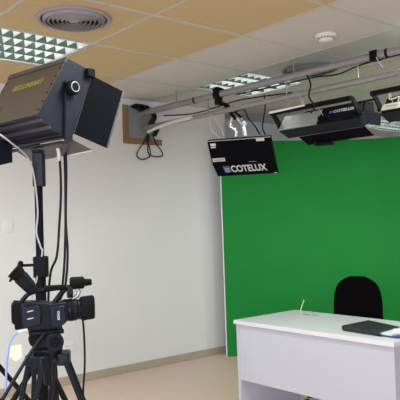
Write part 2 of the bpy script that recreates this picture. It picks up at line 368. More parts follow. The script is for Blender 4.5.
# coil bundle in the hatch
bd = MB(); rnd = random.Random(3)
for k in range(9):
    a = rnd.uniform(-.02, .02); pts = []
    for i in range(14):
        th = i / 13 * 2 * PI * 1.0
        s_ = .03 + .11 * math.cos(th + k) * (.7 + .3 * rnd.random()); z_ = 2.605 + .030 * math.sin(th * 1.0 + k * .7)
        pts.append(wallp(sL + .17 + s_, z_, .05 + a + .035 * math.sin(th * 2 + k)))
    bd.tube(smooth_path(pts, 4), .007, 6)
tag(bd.build('cable_bundle', 'cable', origin=wallp(sL + .15, 2.55, .05)), 'tangled black cable bundle stuffed in the top of the wall hatch', 'cable bundle')
bd = MB()
for k in range(6):
    o_ = .012 * k
    bd.tube(smooth_path([wallp(sL + .26 + o_, 2.60, .07), wallp(sL + .285 + o_ * .6, 2.52, .11 + .01 * (k % 3)), wallp(sL + .25 + o_ * 1.2, 2.45, .09), wallp(sL + .30 + o_, 2.40, .10 + .01 * (k % 2)), wallp(sL + .33 + .4 * o_, 2.33, .06)], 5), .0065, 6)
tag(bd.build('cable_bundle', 'cable', origin=wallp(sL + .3, 2.5, .05)), 'black cables dropping between the two pipes in front of the hatch', 'cable bundle')
def wl(x, y, o=.03):   # point near the left wall plane from plan coordinates along the wall
    return wallp(x, y, o)
cable('hanging_cable', [wl(sL + .27, 2.34), wl(sL + .23, 2.27), wl(sL + .15, 2.17), wl(sL + .145, 2.115), wl(sL + .20, 2.09), wl(sL + .285, 2.12), wl(sL + .30, 2.19), wl(sL + .27, 2.28), wl(sL + .28, 2.36)], .0065, 'cable', 'left loop of black cable hanging below the wall hatch')
cable('hanging_cable', [wl(sL + .29, 2.34, .04), wl(sL + .27, 2.24, .04), wl(sL + .275, 2.15, .04), wl(sL + .36, 2.125, .04), wl(sL + .445, 2.14, .04), wl(sL + .43, 2.19, .04), wl(sL + .37, 2.26, .04), wl(sL + .33, 2.36, .04)], .0065, 'cable', 'right loop of black cable hanging below the wall hatch')

# ------------------------------------------------------------------ hanging lamps
def frame(P, W, Fd):
    P = V(P)
    return lambda L, F, z: P + W * L + Fd * F + V((0, 0, z))
def face_fr(fr, a, b, flip=1):
    """letter plane on the housing face whose profile runs from a (top) to b (bottom): x along L, y up the face from b."""
    a = V((a[0], a[1])); b = V((b[0], b[1])); up = (a - b).normalized(); n = V((-up.y, up.x)) * flip
    def f(x, y, out):
        q = b + up * y + n * out; return fr(x, q.x, q.y)
    return f
# black lamp with the printed lower facet
W1 = V((math.cos(math.radians(17)), -math.sin(math.radians(17)), 0)); F1 = V((-W1.y, W1.x, 0))
P1 = V((0.078, 5.35, 2.144)); fr = frame(P1, W1, F1)
t = thing('studio_lamp', 'closed black hanging studio lamp with white COTELUX lettering, in front of the green wall', 'studio lamp', P1 + V((0.2, .1, 0)), 'studio lamps hanging from the truss')
tl, ml, bl = (0, 0), (.138, -.186), (.325, -.290)
MB().prism([tl, ml, bl, (.345, -.255), (.20, -.12), (.075, .012)], fr, 0.004, .552).build('housing', 'black', t, bevel=.003)
ff = face_fr(fr, tl, ml)
up = MB().hexa([ff(0, .004, .001), ff(.556, .004, .001), ff(.556, .218, .001), ff(0, .218, .001)], [ff(0, .004, .006), ff(.556, .004, .006), ff(.556, .218, .006), ff(0, .218, .006)]).build('upper_shutter', 'door', t)
f2 = face_fr(fr, ml, bl)
lo_ = MB().hexa([f2(0, .0, .001), f2(.56, .0, .001), f2(.556, .208, .001), f2(0, .208, .001)], [f2(0, .0, .006), f2(.56, .0, .006), f2(.556, .208, .006), f2(0, .208, .006)]).build('lower_shutter', 'door', t)
MB().hexa([ff(0.0, .216, .0), ff(.556, .216, .0), ff(.556, .222, .0), ff(0.0, .222, .0)], [ff(0.0, .216, .008), ff(.556, .216, .008), ff(.556, .222, .008), ff(0.0, .222, .008)]).build('painted_highlight', 'alu', t)  # pale strip paints the highlight along the lit top edge
lt = lambda fn, o: (lambda x, y, out: fn(x, y + o[1], out + o[0]))
text_mesh('lettering', 'COTELUX', lt(f2, (.006, .055)), .15, .32, .105, 'ink_white', t, offset=.025)
def patch(fn, x0, x1, y0, y1, th, name, m, parent, base=.006):
    return MB().hexa([fn(x0, y0, base), fn(x1, y0, base), fn(x1, y1, base), fn(x0, y1, base)], [fn(x0, y0, base + th), fn(x1, y0, base + th), fn(x1, y1, base + th), fn(x0, y1, base + th)]).build(name, m, parent)
lg = patch(f2, .082, .142, .055, .160, .001, 'logo', 'ink_blue', t); lg['label'] = 'blue square emblem'
e = MB()
for k in range(3): e.hexa([f2(.09, .062 + .026 * k, .0072), f2(.134, .068 + .026 * k, .0072), f2(.134, .074 + .026 * k, .0072), f2(.09, .068 + .026 * k, .0072)], [f2(.09, .062 + .026 * k, .008), f2(.134, .068 + .026 * k, .008), f2(.134, .074 + .026 * k, .008), f2(.09, .068 + .026 * k, .008)])
e.build('logo_stripes', 'ink_white', lg)
patch(ff, .022, .070, .172, .196, .001, 'sticker', 'label_white', t); patch(ff, .022, .065, .150, .166, .001, 'sticker', 'label', t)
cl = patch(ff, .012, .125, .012, .046, .002, 'paper_label', 'label', t)
for k in range(8): patch(ff, .026 + k * .011, .033 + k * .011, .022, .033, .0005, 'label_print', 'ink_dark', cl, .0082)
patch(ff, .43, .50, .188, .214, .002, 'paper_label', 'label', t)
patch(f2, .52, .548, .006, .014, .002, 'sticker', 'label_white', t)
patch(f2, .33, .40, .202, .206, .002, 'hinge', 'alu', t); 
# clamp on the upper pipe and swivel down to the housing
cs = 1.10
c0 = pp(cs, ZU)
k = MB().cyl(pp(cs - .03, ZU), pp(cs + .045, ZU), .038, seg=20); k.box(pp(cs, ZU + .03), (.05, .05, .04), pd, pn); k.box(pp(cs + .01, ZU - .06), (.06, .045, .06), pd, pn); k.build('pipe_clamp', 'black', t, bevel=.003)
MB().tube(smooth_path([pp(cs - .05, ZU + .045), pp(cs, ZU + .06), pp(cs + .09, ZU + .02), pp(cs + .13, ZU + .015)]), .012, 10).build('clamp_handle', 'black', t)
j1 = fr(.235, .10, .02); j2 = fr(.315, .10, .02)
MB().tube([pp(cs + .01, ZU - .08), pp(cs + .05, ZL + .06, .03), j1 + V((0, 0, .16))], .014, 12).build('drop_arm', 'black', t)
MB().tube([pp(cs + .06, ZU - .08), pp(cs + .09, ZL + .05, .03), j1 + V((.05, -.02, .17))], .011, 12).build('drop_arm', 'black', t)
MB().tube(smooth_path([j1 + V((-.03, 0, .17)), j1 + V((-.045, 0, .10)), j1 + V((0, 0, .06)), j1]), .017, 12).build('swivel', 'chrome', t)
MB().tube(smooth_path([j1 + V((.02, 0, .17)), j2 + V((-.02, 0, .12)), j2 + V((-.005, 0, .06)), j2]), .020, 12).build('swivel', 'chrome', t)
MB().lathe([(.022, 0), (.028, .012), (.022, .024)], j2 + V((-.01, 0, .11)), V((.3, -1, 0))).build('wing_knob', 'chrome', t)
for a, b in ((.03, .06), (.12, .10)):
    cable('safety_wire', [pp(1.00, ZL + .02), fr(a, .03, .10), fr(b + .04, .05, .02)], .0035, 'cable_white', '', parent=t)
cable('power_cable', [pp(1.22, 2.38, .04), pp(1.36, 2.39, .05), fr(.34, .12, .19), fr(.41, .08, .10), fr(.455, .07, .02)], .0065, 'cable', 'short black cable arching from the clamp to the top of the COTELUX lamp')
cable('power_cable', [pp(1.62, 2.47, .02), pp(1.60, 2.38, .05), fr(.475, .12, .14), fr(.472, .10, .08), fr(.50, .07, .02)], .0065, 'cable', 'black cable bowing down from the lower pipe to the right end of the COTELUX lamp')

def open_lamp(P, width, label, k=1.0, seen=True):
    W = pd; F = pn; P = V(P); fr = frame(P, W, F)
    t = thing('studio_lamp', label, 'studio lamp', P + W * width / 2, 'studio lamps hanging from the truss')
    lip, bot, fb, ftp, tb = (.080, -.145), (.205, -.193), (.36, -.13), (.35, .01), (.18, -.022)
    MB().prism([lip, bot, fb, ftp, tb], fr, .008, width - .008).build('housing', 'black', t, bevel=.003)
    MB().prism([(.078, -.148), (.2045, -.197), (.2065, -.193), (.083, -.146)], fr, 0, width).build('bottom_plate', 'black_blue', t)
    face = face_fr(fr, tb, lip)
    a0 = .52 if seen else .05
    if seen: patch(face, .0, a0 * width, .0, .155, .010, 'reflector_back', 'alu', t, .0005)
    patch(face, a0 * width, width - .012, .0, .150, .012, 'rear_panel', 'black', t, .0005)
    if seen:
        text_mesh('lettering', 'COTELUX', lambda x, y, o: face(x, y + .088, o + .0125), width * .685, .185, .030, 'ink_white', t, offset=.01)
        patch(face, width * .63, width * .67, .088, .118, .001, 'logo', 'ink_blue', t, .0125)
        patch(face, width * .53, width * .66, .030, .060, .02, 'cable_gland', 'black', t, .0125)
    else:
        cl = patch(face, .01, width - .02, .012, .075, .004, 'paper_label', 'label_grey', t, .0125)
        for q in range(7): patch(face, .04 + q * .011, .047 + q * .011, .042, .054, .0005, 'label_print', 'ink_dark', cl, .0166)
    # yoke
    r = .014
    yk = MB()
    def flat(L, F_, z): return fr(L, F_, z)
    yk.hexa([fr(-.016, -.016, -.024), fr(width + .016, -.016, -.024), fr(width + .016, .022, -.024), fr(-.016, .022, -.024)], [fr(-.016, -.016, .008), fr(width + .016, -.016, .008), fr(width + .016, .022, .008), fr(-.016, .022, .008)])
    for L in (-.016, width + .004):
        yk.hexa([fr(L, -.016, .004), fr(L + .012, -.016, .004), fr(L + .012, .040, .004), fr(L, .040, .004)], [fr(L, .09, -.118), fr(L + .012, .09, -.118), fr(L + .012, .145, -.095), fr(L, .145, -.095)])
    yk.build('yoke', 'black', t, bevel=.002)
    _ = MB().hexa([fr(-.014, -.010, .0065), fr(width * .42, -.010, .0065), fr(width * .42, .016, .0065), fr(-.014, .016, .0065)], [fr(-.014, -.010, .008), fr(width * .42, -.010, .008), fr(width * .42, .016, .008), fr(-.014, .016, .008)])
    if seen: MB().hexa([fr(-.0165, -.0185, -.012), fr(width * .47, -.0185, -.004), fr(width * .47, -.0165, -.004), fr(-.0165, -.0165, -.012)], [fr(-.0165, -.0185, .008), fr(width * .47, -.0185, .008), fr(width * .47, -.0165, .008), fr(-.0165, -.0165, .008)]).build('painted_highlight', 'white_metal', t)  # white strip paints the top light on the left part of the yoke
    for L in (-.022, width + .010):
        MB().cyl(fr(L - .012, .12, -.105), fr(L + .024, .12, -.105), .017, seg=14).build('pivot_knob', 'black', t)
    MB().slab([fr(width + .03, .12, -.10), fr(width + .06, .09, -.03), fr(width + .07, .10, -.03), fr(width + .04, .13, -.10)], .008).build('locking_lever', 'black', t)
    # barn doors
    MB().slab([fr(.10, .215, -.200), fr(width - .01, .215, -.200), fr(width + .01, .300, -.262), fr(.13, .300, -.262)], .004).build('barn_door', 'door', t)
    MB().slab([fr(width + .005, .20, -.075), fr(width + .005, .205, -.175), fr(width + .105, .24, -.205), fr(width + .115, .24, -.115)], .004).build('barn_door', 'black_blue', t)
    MB().slab([fr(.02, .352, .015), fr(width - .02, .352, .015), fr(width - .02, .45, .05), fr(.02, .45, .05)], .004).build('barn_door', 'door', t)
    lk = MB(); lk.box(fr(width * .40, .285, -.272), (.15, .05, .022), pd, pn); lk.box(fr(width * .33, .27, -.262), (.03, .07, .02), pd, pn); lk.box(fr(width * .50, .28, -.282), (.04, .05, .016), pd, pn)
    lk.build('door_catch', 'black', t, bevel=.003)
    # hook clamp on the lower pipe
    c = (P - pl).dot(pd) + width * .42
    hk = MB(); hk.cyl(pp(c - .02, ZL), pp(c + .02, ZL), .029, seg=18); hk.box(pp(c, (ZL + P.z) / 2 - .005), (.022, .02, ZL - P.z), pd, pn)
    hk.build('hook_clamp', 'pipe', t, bevel=.002)
    for d in (-.12, .10):
        cable('safety_wire', [pp(c + d * .3, ZL + .02, -.02), pp(c + d, (ZL + P.z) / 2, -.02), pp(c + d * 1.3, P.z - .08, .09)], .002, 'cable_grey', '', parent=t)
    return t, fr
P2 = V((0.612, 5.03, 2.307))
t2, fr2 = open_lamp(P2, .73, 'wide hanging studio lamp with silver-ended housing and open barn doors, middle of the truss')
cable('power_cable', [pp(2.10, 2.53, -.04), pp(2.14, 2.45, -.05), pp(2.12, 2.36, -.05), pp(2.15, 2.28, -.02), fr2(.31, .10, -.04)], .0065, 'cable', 'black cable falling from the upper pipe in front of the silver lamp')
P3 = V((1.248, 4.35, 2.305))
t3, fr3 = open_lamp(P3, .60, 'black hanging studio lamp with cream label strip, cut by the right edge of the picture', seen=False)
MB().tube(smooth_path([fr3(.12, .02, .0), fr3(.10, .05, -.06), fr3(.15, .08, -.05), fr3(.13, .10, -.09)]), .007, 10).build('swivel', 'chrome', t3)
tg = thing('cable_clip', 'black clip with a cable tail on the upper pipe at the right edge', 'clip', pp(2.62, ZU))
MB().box(pp(2.665, ZU + .0), (.06, .066, .07), pd, pn).build('clip_body', 'black', tg, bevel=.004)
cable('tail', [pp(2.69, ZU - .02, -.03), pp(2.72, ZU - .08, -.03), pp(2.74, ZL + .05, -.03)], .004, 'cable_grey', '', parent=tg)

# ------------------------------------------------------------------ big lamp on its stand
WL = V((-.77, .638, 0)).normalized(); FL = V((.638, .77, 0)).normalized(); PLm = V((-.549, 2.85, 2.004)); fl = frame(PLm, WL, FL)
LW = .455
t = thing('stand_lamp', 'big dark studio lamp with yellow lettering and open barn doors on the left stand', 'studio lamp', (-.765, 2.94, 1.76))
A_, B_, Ft, Fb, C_, C2, E_ = (-.054, .186), (.065, .156), (.088, .127), (-.028, -.161), (-.052, -.182), (-.097, -.181), (-.229, -.105)
# stepped underside strips between C2 and E
prof = [A_, B_, Ft, Fb, C_, C2, (-.115, -.165), (-.150, -.160), (-.160, -.138), (-.196, -.132), (-.204, -.110), E_]
MB().prism(prof, fl, 0.0, LW).build('housing', 'black_blue', t, bevel=.002)
bk = face_fr(fl, A_, E_, 1)
hp = (V((A_[0] - E_[0], A_[1] - E_[1]))).length
patch(bk, .004, LW - .002, .012, hp - .028, .003, 'rear_panel', 'panel_brown', t, .0)
pt = patch(bk, .0, LW + .002, hp - .026, hp + .002, .006, 'top_rail', 'strip', t, .0)
for k_, (z0, z1) in enumerate((((-.105 - .004), -.125), (-.134, -.153), (-.163, -.178))):
    f0 = (-.212, -.170, -.112)[k_]; f1 = (-.196, -.152, -.100)[k_]
    MB().prism([(f0, z0), (f0 + .030, z0 - .012), (f1 + .030, z1 - .002), (f1 - .006, z1 + .004)], fl, .0, LW).build('vent_strip', 'strip', t)
text_mesh('lettering', 'BELLUNEART', lambda x, y, o: bk(.335 - x, y + hp - .135, o + .0045), 0, .235, .034, 'yellow', t, offset=.005, shear=.1)
rp = patch(bk, LW - .10, LW - .01, .03, .12, .003, 'rating_plate', 'panel_brown', t, .003)
for k_ in range(6):
    for xx in (.012, LW - .012):
        q = bk(xx, .04 + k_ * (hp - .1) / 5, .003); q2 = bk(xx, .04 + k_ * (hp - .1) / 5, .007); MB().cyl(q, q2, .0045, seg=8).build('screw', 'black', t)
# end plate, pivot knob
MB().cyl(fl(-.0, -.055, .045), fl(-.022, -.055, .045), .034, seg=20).build('pivot', 'black', t)
kn = MB().lathe([(.030, 0), (.034, .008), (.034, .022), (.026, .030)], fl(-.020, -.055, .045), -WL, 24).build('knob', 'black', t)
MB().tube([fl(-.051, -.055 + .022 * math.cos(a), .045 + .022 * math.sin(a)) for a in [2 * PI * i / 18 for i in range(18)]], .002, 8, closed=True).build('knob_ring', 'alu', kn)
MB().cyl(fl(LW, -.033, .051), fl(LW + .04, -.033, .051), .034, seg=20).build('pivot', 'black', t)
MB().box(fl(-.012, .066, .135), (.025, .045, .04), WL, FL).build('door_latch', 'black', t, bevel=.004)
# yoke: two arms and a bottom bar
yk = MB()
for L in (-.016, LW + .004):
    yk.hexa([fl(L, -.090, -.20), fl(L + .012, -.090, -.20), fl(L + .012, -.050, -.20), fl(L, -.050, -.20)], [fl(L, -.080, .080), fl(L + .012, -.080, .080), fl(L + .012, -.034, .080), fl(L, -.034, .080)])
yk.hexa([fl(-.016, -.115, -.208), fl(LW + .016, -.115, -.208), fl(LW + .016, -.075, -.208), fl(-.016, -.075, -.208)], [fl(-.016, -.115, -.200), fl(LW + .016, -.115, -.200), fl(LW + .016, -.075, -.200), fl(-.016, -.075, -.200)])
yk.build('yoke', 'black_blue', t, bevel=.002)
# barn doors: side near, bottom, top, side far
MB().slab([fl(0, .088, .127), fl(0, -.028, -.161), fl(-.05, .118, -.219), fl(-.05, .235, .066)], .004).build('barn_door', 'door', t)
MB().hexa([fl(-.052, .236, .068), fl(-.054, .244, .066), fl(-.054, .128, -.220), fl(-.052, .120, -.218)], [fl(-.046, .236, .068), fl(-.048, .244, .066), fl(-.048, .128, -.220), fl(-.046, .120, -.218)]).build('door_rim', 'strip', t)
MB().slab([fl(0.0, -.042, -.186), fl(LW, -.042, -.186), fl(LW, .068, -.240), fl(0.0, .072, -.226)], .003).build('barn_door', 'strip', t)
MB().hexa([fl(0.0, .070, -.232), fl(LW, .066, -.246), fl(LW, .074, -.248), fl(0.0, .078, -.234)], [fl(0.0, .070, -.225), fl(LW, .066, -.238), fl(LW, .074, -.240), fl(0.0, .078, -.227)]).build('door_rim', 'white_metal', t)  # white edge stands in for light spilling onto the door's inner face
MB().slab([fl(LW, .088, .127), fl(LW, -.028, -.161), fl(LW + .05, .116, -.219), fl(LW + .05, .235, .066)], -.004).build('barn_door', 'door', t)
MB().tube(smooth_path([fl(.16, .0, -.20), fl(.165, .01, -.235), fl(.18, .02, -.262)]), .009, 8).build('door_handle', 'white_metal', t)

SP = V((-.765, 2.94, 0))
t = thing('light_stand', 'black telescopic light stand carrying the big lamp, behind the video camera', 'light stand', SP)
MB().cyl(SP + V((0, 0, .62)), SP + V((0, 0, 1.63)), .019, seg=18).build('column', 'black', t)
MB().cyl(SP + V((0, 0, .10)), SP + V((0, 0, 1.22)), .025, seg=18).build('lower_column', 'black', t)
s_ = MB(); s_.box(SP + V((.004, 0, 1.695)), (.052, .05, .16)); s_.cyl(SP + V((0, 0, 1.775)), SP + V((0, 0, 1.79)), .03, seg=16); s_.build('top_socket', 'black_blue', t, bevel=.005)
s_ = MB(); s_.box(SP + V((.004, -.004, 1.235)), (.062, .058, .10)); s_.build('clamp_collar', 'black', t, bevel=.006)
MB().cyl(SP + V((-.025, -.012, 1.245)), SP + V((-.085, -.012, 1.245)), .007, seg=10).build('clamp_screw', 'black', t)
MB().lathe([(.012, 0), (.020, .004), (.020, .018), (.012, .022)], SP + V((-.080, -.012, 1.245)), V((-1, 0, .15))).build('clamp_knob', 'black', t)
s_ = MB(); s_.cyl(SP + V((0, 0, .74)), SP + V((0, 0, .80)), .042, seg=18); s_.build('leg_collar', 'black', t)
for k_, a in enumerate((200, 330, 85)):
    d = V((math.cos(math.radians(a)), math.sin(math.radians(a)), 0))
    MB().tube([SP + d * .04 + V((0, 0, .77)), SP + d * .55 + V((0, 0, .012))], .013, 10).build('leg', 'black', t)
    MB().tube([SP + d * .03 + V((0, 0, .22)), SP + d * .33 + V((0, 0, .34))], .009, 8).build('brace', 'black', t)
    MB().lathe([(.018, 0), (.022, .008), (.018, .03)], SP + d * .55 + V((0, 0, 0))).build('foot', 'rubber', t)

# grey lead from the lamp down the pole; black cables
sx = lambda x, y, z: V((x, y, z))
cable('lamp_lead', [sx(-.985, 2.75, 1.90), sx(-.890, 2.75, 1.845), sx(-.835, 2.78, 1.80), sx(-.79, 2.86, 1.745), sx(-.775, 2.905, 1.66), sx(-.762, 2.905, 1.50), sx(-.772, 2.912, 1.40), sx(-.755, 2.915, 1.33), sx(-.748, 2.915, 1.30), sx(-.775, 2.91, 1.18), sx(-.80, 2.90, 1.05), sx(-.79, 2.905, .5), sx(-.80, 2.88, .01)], .0042, 'cable_grey', 'thin grey lead running from the big lamp down the stand pole')
G = 'black cables hanging behind the stand lamp'
cable('hanging_cable', [sx(-.675, 3.0, 1.79), sx(-.672, 3.0, 1.60), sx(-.685, 3.0, 1.42), sx(-.70, 3.0, 1.28), sx(-.735, 3.0, 1.18), sx(-.76, 3.06, .9), sx(-.72, 3.06, .01)], .006, 'cable', 'leftmost black cable under the big lamp, curving left towards the pole', group=G)
cable('hanging_cable', [sx(-.655, 3.02, 1.79), sx(-.655, 3.02, 1.60), sx(-.662, 3.02, 1.35), sx(-.68, 3.02, 1.14), sx(-.735, 3.04, .88), sx(-.70, 3.04, .01)], .006, 'cable', 'middle of the black cables hanging under the big lamp', group=G)
cable('hanging_cable', [sx(-.642, 2.99, 1.79), sx(-.642, 2.99, 1.68), sx(-.650, 2.99, 1.45), sx(-.645, 2.99, 1.30), sx(-.660, 2.99, 1.14), sx(-.715, 2.99, .90), sx(-.68, 2.99, .01)], .006, 'cable', 'rightmost black cable hanging straight down under the big lamp', group=G)

# second stand just outside the frame on the left: one leg and a corner of its lamp show
S2 = V((-1.35, 3.15, 0))
t = thing('light_stand', 'black stand at the left edge, only its slanting leg in view', 'light stand', S2)
MB().cyl(S2 + V((0, 0, .10)), S2 + V((0, 0, 1.62)), .018, seg=16).build('column', 'black', t)
MB().cyl(S2 + V((0, 0, 1.02)), S2 + V((0, 0, 1.10)), .035, seg=16).build('leg_collar', 'black', t)
for dx, dy in ((.76, .30), (-.55, .45), (-.05, -.78)):
    MB().tube([S2 + V((dx * .04, dy * .04, 1.06)), S2 + V((dx, dy, .012))], .013, 10).build('leg', 'black', t)
    MB().lathe([(.018, 0), (.022, .008), (.018, .03)], S2 + V((dx, dy, 0))).build('foot', 'rubber', t)
t = thing('studio_lamp', 'dark ribbed lamp corner poking in at the left edge below the big lamp', 'studio lamp', S2 + V((0, 0, 1.60)))
hb = MB().prism([(-.18, 0), (-.02, -.03), (.10, .0), (.10, .09), (-.14, .10)], lambda L, F, z: V((-1.35, 3.15, 1.745)) + V((.88, -.47, 0)) * L + V((.47, .88, 0)) * F + V((0, 0, z)), -.22, .445).build('housing', 'black_blue', t, bevel=.003)
for k_ in range(4):
    MB().prism([(-.182 + k_ * .035, -.004 - k_ * .009), (-.162 + k_ * .035, -.008 - k_ * .009), (-.162 + k_ * .035, -.02 - k_ * .009), (-.182 + k_ * .035, -.015 - k_ * .009)], lambda L, F, z: V((-1.35, 3.15, 1.745)) + V((.88, -.47, 0)) * L + V((.47, .88, 0)) * F + V((0, 0, z)), -.22, .445).build('vent_strip', 'strip', t)
MB().box(S2 + V((0, 0, 1.665)), (.05, .05, .13)).build('socket', 'black', t, bevel=.004)

# ------------------------------------------------------------------ video camera
VC = V((-.650, 2.6, 0)); Dv = V((.95, .312, 0)).normalized(); Sv = V((-Dv.y, Dv.x, 0))
def vp(px, py, s=0.0):          # side-view drawing coordinates of the camcorder, 1 unit = 4.19 mm
    k = -.2519 + (px - 47) / 620; t_ = (k * 2.6 - VC.x) / (Dv.x - k * Dv.y)
    return VC + Dv * t_ + Sv * s + V((0, 0, 1.066 - (py - 312) * .00419))
t = thing('video_camera', 'black shoulder-style video camcorder on the tripod at lower left, lens to the right', 'video camera', vp(46, 329))
def vbox(mb, x0, x1, y0, y1, s0, s1, taper=0.0):
    return mb.hexa([vp(x0, y1, s0), vp(x1, y1, s0), vp(x1, y1, s1), vp(x0, y1, s1)], [vp(x0 + taper, y0, s0), vp(x1 - taper, y0, s0), vp(x1 - taper, y0, s1), vp(x0 + taper, y0, s1)])
bm_ = MB().prism([(20, 303), (24, 300), (44, 301), (50, 303), (66, 302), (68, 320), (62, 323), (56, 328), (34, 328), (22, 325)], lambda L, F, z: vp(F, z, L), -.055, .055)
bm_.build('body', 'cam', t, bevel=.006)
MB().prism([(23, 304), (38, 303), (41, 308), (40, 322), (25, 324), (22, 318)], lambda L, F, z: vp(F, z, L), -.068, -.05).build('control_panel', 'cam_blue', t, bevel=.005)
MB().prism([(50, 305), (64, 305), (65, 322), (58, 326), (50, 325)], lambda L, F, z: vp(F, z, L), -.066, -.05).build('grip_panel', 'cam_blue', t, bevel=.005)
MB().prism([(12, 303), (15, 299), (22, 300), (23, 325), (15, 326), (15, 321), (12, 319)], lambda L, F, z: vp(F, z, L), -.042, .042).build('battery', 'rubber', t, bevel=.004)
for a, b in ((27, 308), (27, 315)):
    MB().prism([(a, b), (a + 6, b - 1), (a + 6, b), (a, b + 1)], lambda L, F, z: vp(F, z, L), -.071, -.067).build('button_row', 'alu', t)
ax = (vp(80, 311) - vp(60, 311)).normalized()
MB().lathe([(.040, 0), (.046, .01), (.046, .06), (.042, .065), (.042, .105)], vp(62, 311.5), ax, 32).build('lens_barrel', 'cam', t)
MB().lathe([(.047, 0), (.047, .012)], vp(70, 311.5), ax, 32).build('focus_ring', 'rubber', t)
hd = MB(); pr = []
for k_ in range(24):
    a = 2 * PI * k_ / 24; c_, s__ = math.cos(a), math.sin(a); q = .052 / max(abs(c_), abs(s__)) if False else .05 / ((abs(c_) ** 4 + abs(s__) ** 4) ** .25); pr.append((c_ * q, s__ * q * .92))
hd.add([vp(81, 311) + Sv * a + V((0, 0, b)) for a, b in pr] + [vp(83, 311) + Sv * a * 1.06 + V((0, 0, b * 1.06)) for a, b in pr] + [vp(93.5, 310) + Sv * a * 1.04 + V((0, 0, b * 1.04)) for a, b in pr] + [vp(93.5, 310) + Sv * a * .9 + V((0, 0, b * .9)) for a, b in pr] + [vp(88, 311) + Sv * a * .7 + V((0, 0, b * .7)) for a, b in pr],
       [tuple(range(24))] + [(r_ * 24 + k_, r_ * 24 + (k_ + 1) % 24, (r_ + 1) * 24 + (k_ + 1) % 24, (r_ + 1) * 24 + k_) for r_ in range(4) for k_ in range(24)] + [tuple(96 + k_ for k_ in range(24))])
hd.build('lens_hood', 'rubber', t)
MB().tube(smooth_path([vp(21, 303), vp(25, 297), vp(32, 292), vp(46, 290), vp(62, 289), vp(72, 291)]), .010, 12).build('carry_handle', 'cam', t)
MB().tube([vp(66, 290), vp(60, 297), vp(54, 304)], .011, 12).build('handle_post', 'cam', t)
MB().prism([(46, 286), (66, 286), (68, 290), (45, 291)], lambda L, F, z: vp(F, z, L), -.022, .022).build('handle_grip', 'rubber', t, bevel=.004)
MB().lathe([(.020, 0), (.026, .006), (.026, .055), (.016, .062), (.013, .09)], vp(71, 285), ax, 24).build('microphone', 'rubber', t)
MB().lathe([(.028, 0), (.028, .022)], vp(68, 293), ax, 24).build('microphone_holder', 'plastic', t)
MB().tube([vp(76, 289), vp(80, 294), vp(78, 298), vp(72, 302)], .009, 10).build('holder_arm', 'alu', t)
MB().tube([vp(35, 292), vp(30, 285), vp(22, 276)], .02, 20, [.020, .028, .031]).build('viewfinder', 'cam', t)
MB().tube([vp(22, 276), vp(19, 272.5), vp(15, 269)], .02, 20, [.027, .031, .034]).build('eyecup', 'rubber', t)
MB().prism([(10, 280), (14, 272), (18, 275), (12, 280)], lambda L, F, z: vp(F, z, L), -.012, .012).build('eyecup_flap', 'rubber', t, bevel=.002)
text_mesh('lettering', 'SONY', lambda x, y, o: vp(56.2 + y, 318.5 - x, -.067 - o), 0, 9.0, 2.3, 'ink_white', t, offset=.02)
MB().box(vp(47, 327.5), (.12, .06, .014), Dv, Sv).build('mounting_plate', 'plastic', t, bevel=.002)
MB().prism([(17, 326), (27, 324.5), (27, 326), (18, 328)], lambda L, F, z: vp(F, z, L), -.06, .03).build('cable_plug', 'label_white', t)
cable('camera_cable', [vp(80, 316, -.03), vp(82, 322, -.03), vp(83, 345, -.03), vp(82.5, 370, -.03), vp(80, 400, -.04), vp(80, 480, -.04), vp(74, 560, -.05)], .0045, 'cable', 'black cable dangling from the camcorder lens down past the tripod')
cable('camera_cable', [vp(19, 328, -.02), vp(12, 334, -.03), vp(8, 345, -.04), vp(6, 360, -.04), vp(5, 380, -.04), vp(3, 400, -.04), vp(8, 480, -.03), vp(12, 560, -.03)], .0045, 'cable_blue', 'pale blue cable curving from the back of the camcorder to the floor')
tag(MB().prism([(9, 341), (21, 340), (22, 352), (15, 356), (9, 351)], lambda L, F, z: vp(F, z, L), -.040, -.036).build('cable_tag', 'tag', origin=vp(14, 348, -.04)), 'pale green translucent tag on the blue cable left of the tripod head', 'tag')

# tripod
t = thing('camera_tripod', 'black video tripod with fluid head and pan handle under the camcorder', 'tripod', (VC.x, VC.y, 0))
MB().box(vp(46, 331), (.14, .075, .018), Dv, Sv).build('head_plate', 'tripod', t, bevel=.003)
s_ = MB(); s_.box(vp(47, 340), (.10, .07, .066), Dv, Sv); s_.build('fluid_head', 'tripod', t, bevel=.01)
MB().cyl(vp(53, 340, -.062), vp(53, 340, .05), .038, seg=28).build('tilt_drum', 'tripod', t, bevel=.004)
MB().cyl(vp(53, 340, -.072), vp(53, 340, -.062), .020, seg=20).build('drum_cap', 'rubber', t)
MB().cyl(vp(34, 338, -.045), vp(34, 338, .03), .022, seg=20).build('handle_rosette', 'rubber', t)
MB().lathe([(.03, .0), (.055, .03), (.062, .045), (.062, .055), (.05, .06)], vp(47, 360)).build('bowl', 'tripod', t)
MB().lathe([(.012, -.10), (.018, -.09), (.018, -.02), (.03, 0)], vp(47, 360)).build('bowl_clamp', 'tripod', t)
MB().tube([vp(44, 331, -.05), vp(35, 340, -.07), vp(26, 351, -.09), vp(-1, 387, -.15)], .0075, 10).build('pan_handle', 'tripod', t)
MB().tube([vp(1, 384, -.146), vp(-2, 388, -.152), vp(-17, 410, -.19)], .017, 14, [.014, .018, .017]).build('handle_grip', 'rubber', t)
top = V((VC.x, VC.y, .862))
